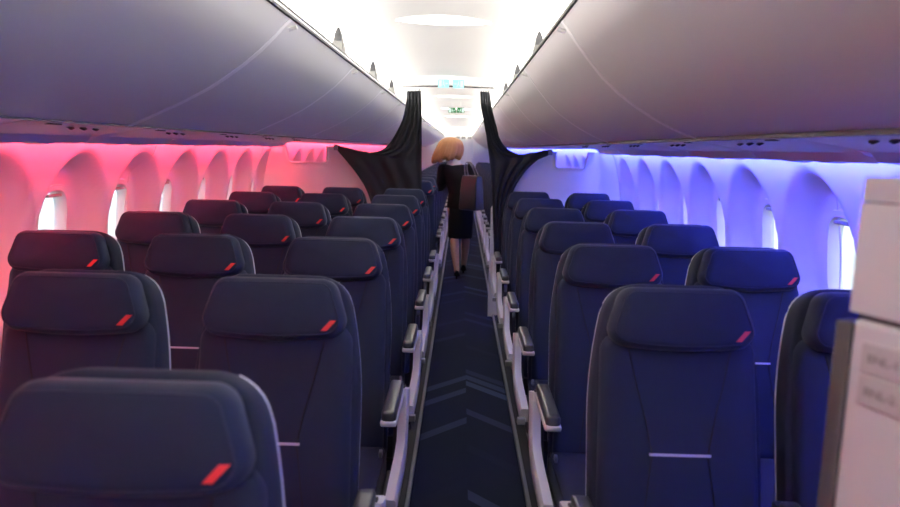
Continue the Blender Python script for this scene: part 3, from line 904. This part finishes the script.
# ------------------------------------------------------------------ the woman walking away
def fuse(mb, voxel, smooth_it=4):
    """merge overlapping lofts into one continuous skin"""
    me = bpy.data.meshes.new('fuse'); me.from_pydata(mb.v, [], mb.f)
    bm = bmesh.new(); bm.from_mesh(me); bmesh.ops.recalc_face_normals(bm, faces=bm.faces); bm.to_mesh(me); bm.free()
    o = bpy.data.objects.new('tmp', me); COL.objects.link(o)
    md = o.modifiers.new('r', 'REMESH'); md.mode = 'VOXEL'; md.voxel_size = voxel
    sm = o.modifiers.new('s', 'SMOOTH'); sm.factor = 0.5; sm.iterations = smooth_it
    dg = bpy.context.evaluated_depsgraph_get(); dg.update()
    out = bpy.data.meshes.new_from_object(o.evaluated_get(dg))
    bpy.data.objects.remove(o)
    for p in out.polygons: p.use_smooth = True
    return out
def put_mesh(name, me, m, parent, label=None):
    o = bpy.data.objects.new(name, me); COL.objects.link(o); me.materials.clear(); me.materials.append(m); o.parent = parent
    me.name = name
    if label: o['label'] = label
    return o
def ell(cx, cy, z, a, b, n=28): return [(cx+a*math.cos(2*math.pi*k/n), cy+b*math.sin(2*math.pi*k/n), z) for k in range(n)]
WX, WY = 0.0, 8.40
person = empty('person', (WX, WY, 0))
def torso(mb, grow=0.0, low=0.80, high=1.36):
    secs = [(0.74, 0.0, 0.0, 0.150, 0.110), (0.82, 0.0, 0.0, 0.158, 0.118), (0.90, 0.0, 0.0, 0.150, 0.110), (1.00, -0.012, 0.005, 0.122, 0.092), (1.08, -0.030, 0.01, 0.130, 0.096), (1.17, -0.045, 0.018, 0.150, 0.102), (1.25, -0.060, 0.02, 0.168, 0.092), (1.30, -0.068, 0.02, 0.160, 0.076), (1.335, -0.076, 0.02, 0.110, 0.062), (1.36, -0.086, 0.022, 0.060, 0.052)]
    mb.loft([ell(x, y, z, a+grow, b+grow) for z, x, y, a, b in secs if low <= z <= high])
def limb(mb, pts, rad, n=14):
    P_ = []; Rr = []
    for i in range(len(pts)-1):
        a, b = Vector(pts[i]), Vector(pts[i+1])
        for q in range(5): P_.append(a+(b-a)*q/5); Rr.append(rad[i]+(rad[i+1]-rad[i])*q/5)
    P_.append(Vector(pts[-1])); Rr.append(rad[-1])
    mb.tube(P_, Rr, n)
    for p, q in ((P_[0], Rr[0]), (P_[-1], Rr[-1])):
        mb.loft([[(p.x+q*math.sin(math.pi*i/8)*math.cos(2*math.pi*k/12), p.y+q*math.sin(math.pi*i/8)*math.sin(2*math.pi*k/12), p.z-q*math.cos(math.pi*i/8)) for k in range(12)] for i in range(1, 8)])
LARM = [(-0.225, 0.02, 1.280), (-0.250, 0.03, 1.05), (-0.175, 0.22, 1.12)]
RARM = [(0.100, 0.02, 1.295), (0.200, 0.00, 1.09), (0.105, 0.19, 1.17)]
LLEG = [(-0.075, 0, 0.80), (-0.066, -0.055, 0.47), (-0.055, -0.13, 0.33), (-0.025, -0.245, 0.095)]
RLEG = [(0.072, 0, 0.80), (0.076, 0.105, 0.47), (0.07, 0.12, 0.32), (0.055, 0.17, 0.095)]
mb = MB(); torso(mb, -0.012)
limb(mb, [(-0.084, 0.022, 1.33), (-0.117, 0.035, 1.45)], [0.050, 0.046])
hs = [(1.40, 0.03, 0.045), (1.425, 0.052, 0.066), (1.46, 0.066, 0.082), (1.51, 0.073, 0.092), (1.56, 0.074, 0.094), (1.60, 0.064, 0.082), (1.63, 0.042, 0.055), (1.645, 0.015, 0.02)]
mb.loft([ell(-0.107-0.30*(z-1.40), 0.05, z, a, b) for z, a, b in hs])
for arm in (LARM, RARM): limb(mb, arm, [0.046, 0.037, 0.025])
for leg in (LLEG, RLEG):
    limb(mb, leg, [0.085, 0.053, 0.052, 0.031])
    A = Vector(leg[-1]); limb(mb, [A, A+Vector((0.005, 0.12, -0.055))], [0.030, 0.022])
for arm, sgn in ((LARM, 1), (RARM, -1)):
    w = Vector(arm[-1]); dirv = Vector((0.30*sgn, 0.85, 0.30)).normalized(); lat = dirv.cross(Vector((0, 0, 1))).normalized(); up_ = lat.cross(dirv)
    c = w+dirv*0.045
    mb.loft([[tuple(w+dirv*f+lat*wd*x+up_*th*z) for x, z in ((-1, -1), (1, -1), (1, 1), (-1, 1))] for f, wd, th in ((0.0, 0.022, 0.016), (0.03, 0.036, 0.015), (0.085, 0.040, 0.013))])
    for off, ln in ((-0.031, 0.058), (-0.0105, 0.070), (0.0105, 0.075), (0.031, 0.068)):
        a = w+dirv*0.078+lat*off; b = a+(dirv*0.85-up_*0.5).normalized()*ln*0.5; e = b+(dirv*0.25-up_*0.95).normalized()*ln*0.5
        limb(mb, [a, b, e], [0.0095, 0.009, 0.0075], 8)
    a = w+dirv*0.03+lat*0.034*sgn; b = a+(lat*sgn*0.65+dirv*0.75)*0.034; limb(mb, [a, b, b+(dirv*0.9-up_*0.3)*0.026], [0.0115, 0.0105, 0.0085], 8)
put_mesh('body', fuse(mb, 0.0055, 3), M['skin'], person)
hc = Vector((-0.137, 0.05, 1.51))
mb = MB(); mb.loft([[hc+Vector((x, 0.080, z)) for x, z in ((-0.014, -0.025), (0.014, -0.025), (0.005, 0.025), (-0.005, 0.025))], [hc+Vector((x, 0.112, z)) for x, z in ((-0.009, -0.022), (0.009, -0.022), (0.002, -0.002), (-0.002, -0.002))]]); mb.build('nose', M['skin'], person)
for sx in (-1, 1):
    mb = MB(); c = hc+Vector((sx*0.03, 0.080, 0.018)); mb.tube([c+Vector((-0.012, 0, 0)), c, c+Vector((0.012, 0, 0))], [0.002, 0.007, 0.002], 8); mb.build('eye', M['dark'], person)
    mb = MB(); c = hc+Vector((sx*0.074, 0.0, -0.005)); mb.tube([c+Vector((0, 0.005, -0.028)), c+Vector((sx*0.008, -0.004, 0)), c+Vector((sx*0.004, 0, 0.028))], [0.006, 0.012, 0.008], 8); mb.build('ear', M['skin'], person)
mb = MB(); c = hc+Vector((0, 0.078, -0.052)); mb.tube([c+Vector((-0.022, -0.004, 0)), c, c+Vector((0.022, -0.004, 0))], [0.002, 0.006, 0.002], 8); mb.build('mouth', M['red'], person)
# hair: a full bob with strands
mb = MB(); rings = []
hx, hy = -0.165, 0.025
prof = [(1.658, 0.01), (1.652, 0.055), (1.634, 0.095), (1.604, 0.126), (1.565, 0.145), (1.520, 0.158), (1.475, 0.168), (1.435, 0.172), (1.405, 0.166), (1.388, 0.150), (1.40, 0.11)]
nh = 96
for i, (z, rr) in enumerate(prof):
    ring = []
    for k in range(nh):
        a = 2*math.pi*k/nh
        low = min(1, max(0, (1.62-z)/0.2))
        strand = 1+(0.03*math.sin(a*17+i*0.25)+0.02*math.sin(a*31+1.3+i*0.15))*(0.4+0.6*low)
        front = max(0, math.sin(a))
        rad = 1.08*rr*strand*(1-0.40*front*min(1, max(0, (1.60-z)/0.08)))
        zz = z+(0.018*math.sin(a*7+1)+0.010*math.sin(a*19))*low**2+0.025*math.cos(a)*low
        lean = -0.16*(1.56-z)*1.0*low*0.6+0.03*(1-low)
        ring.append((hx+lean+rad*math.cos(a), hy+0.80*rad*math.sin(a), zz))
    rings.append(ring)
mb.loft(rings); mb.build('hair', M['hair'], person, smooth=80, label='strawberry blond bob')
mb = MB(); torso(mb, 0.012, 0.82, 1.345)
limb(mb, LARM[:2]+[Vector(LARM[1]).lerp(Vector(LARM[2]), 0.86)], [0.064, 0.053, 0.040])
limb(mb, RARM[:2]+[Vector(RARM[1]).lerp(Vector(RARM[2]), 0.86)], [0.064, 0.053, 0.040])
put_mesh('jacket', fuse(mb, 0.008, 4), M['jacket'], person, 'black jacket')
mb = MB()
mb.loft([ell(-0.092, 0.022, z, rr, rr*0.86) for z, rr in ((1.325, 0.092), (1.365, 0.078), (1.40, 0.066), (1.395, 0.060))], False, False)
mb.build('collar', M['collar'], person, label='white collar')
mb = MB(); rings = []
for z, a, b, yo in ((0.93, 0.136, 0.105, 0), (0.86, 0.150, 0.122, 0), (0.78, 0.156, 0.134, 0), (0.66, 0.154, 0.140, 0.0), (0.56, 0.150, 0.152, 0.01), (0.475, 0.148, 0.162, 0.015), (0.462, 0.145, 0.158, 0.015), (0.50, 0.138, 0.15, 0.015)):
    rings.append([(0.005+a*math.cos(2*math.pi*k/40)*(1+0.012*math.sin(9*2*math.pi*k/40)), yo+b*math.sin(2*math.pi*k/40), z) for k in range(40)])
mb.loft(rings, True, False); mb.build('skirt', M['skirt'], person, smooth=80, label='black knee-length skirt')
for leg in (LLEG, RLEG):
    A = Vector(leg[-1])
    def P(f, s_, z): return Vector((A.x+s_+0.03*f, A.y+f, z))
    mb = MB(); secs = []
    for f, w, zb, zt in ((-0.045, 0.022, 0.050, 0.105), (-0.02, 0.033, 0.048, 0.100), (0.04, 0.033, 0.034, 0.080), (0.09, 0.036, 0.012, 0.066), (0.14, 0.036, 0.003, 0.048), (0.18, 0.024, 0.003, 0.030), (0.205, 0.006, 0.004, 0.016)):
        secs.append([P(f, -w, zb), P(f, -w, (zb+zt)/2), P(f, -w*0.6, zt), P(f, w*0.6, zt), P(f, w, (zb+zt)/2), P(f, w, zb)])
    mb.loft(secs); mb.loft([[P(-0.044+q*0.034, s_*0.015, 0.056) for q, s_ in ((0, -1), (1, -1), (1, 1), (0, 1))], [P(-0.038+q*0.016, s_*0.008, 0.0) for q, s_ in ((0, -1), (1, -1), (1, 1), (0, 1))]])
    put_mesh('shoe', fuse(mb, 0.004, 2), M['shoe'], person, 'black heeled shoe')
tag(person, 'woman with strawberry blond bob in black jacket and skirt walking away down the aisle', 'person')
# shoulder bag
bag = empty('shoulder_bag', (WX+0.125, WY-0.26, 0.82))
R_ = Matrix.Rotation(math.radians(-38), 4, 'Z')
mb = MB()
secs = []
for z, w, dpt in ((0.0, 0.115, 0.078), (0.015, 0.122, 0.084), (0.2, 0.118, 0.076), (0.34, 0.112, 0.062), (0.40, 0.108, 0.045)):
    secs.append([tuple(R_ @ Vector((x, y, z))) for x, y in ((-w, -dpt), (w, -dpt), (w, dpt), (-w, dpt))])
mb.loft(secs); mb.build('bag_body', M['bag'], bag, bevel=0.012)
for yo in (-0.03, 0.03):
    mb = MB(); pts = []
    for k in range(13):
        q = math.pi*k/12
        p = R_ @ Vector((0.075*math.cos(q), yo*(1-0.5*math.sin(q)), 0.385))
        pts.append(p+Vector((-0.045*math.sin(q), 0.10*math.sin(q), 0.165*math.sin(q))))
    mb.tube(pts, 0.007, 8); mb.build('strap', M['strapm'], bag)
tag(bag, "dark brown shoulder bag hanging at the walking woman's side", 'bag')
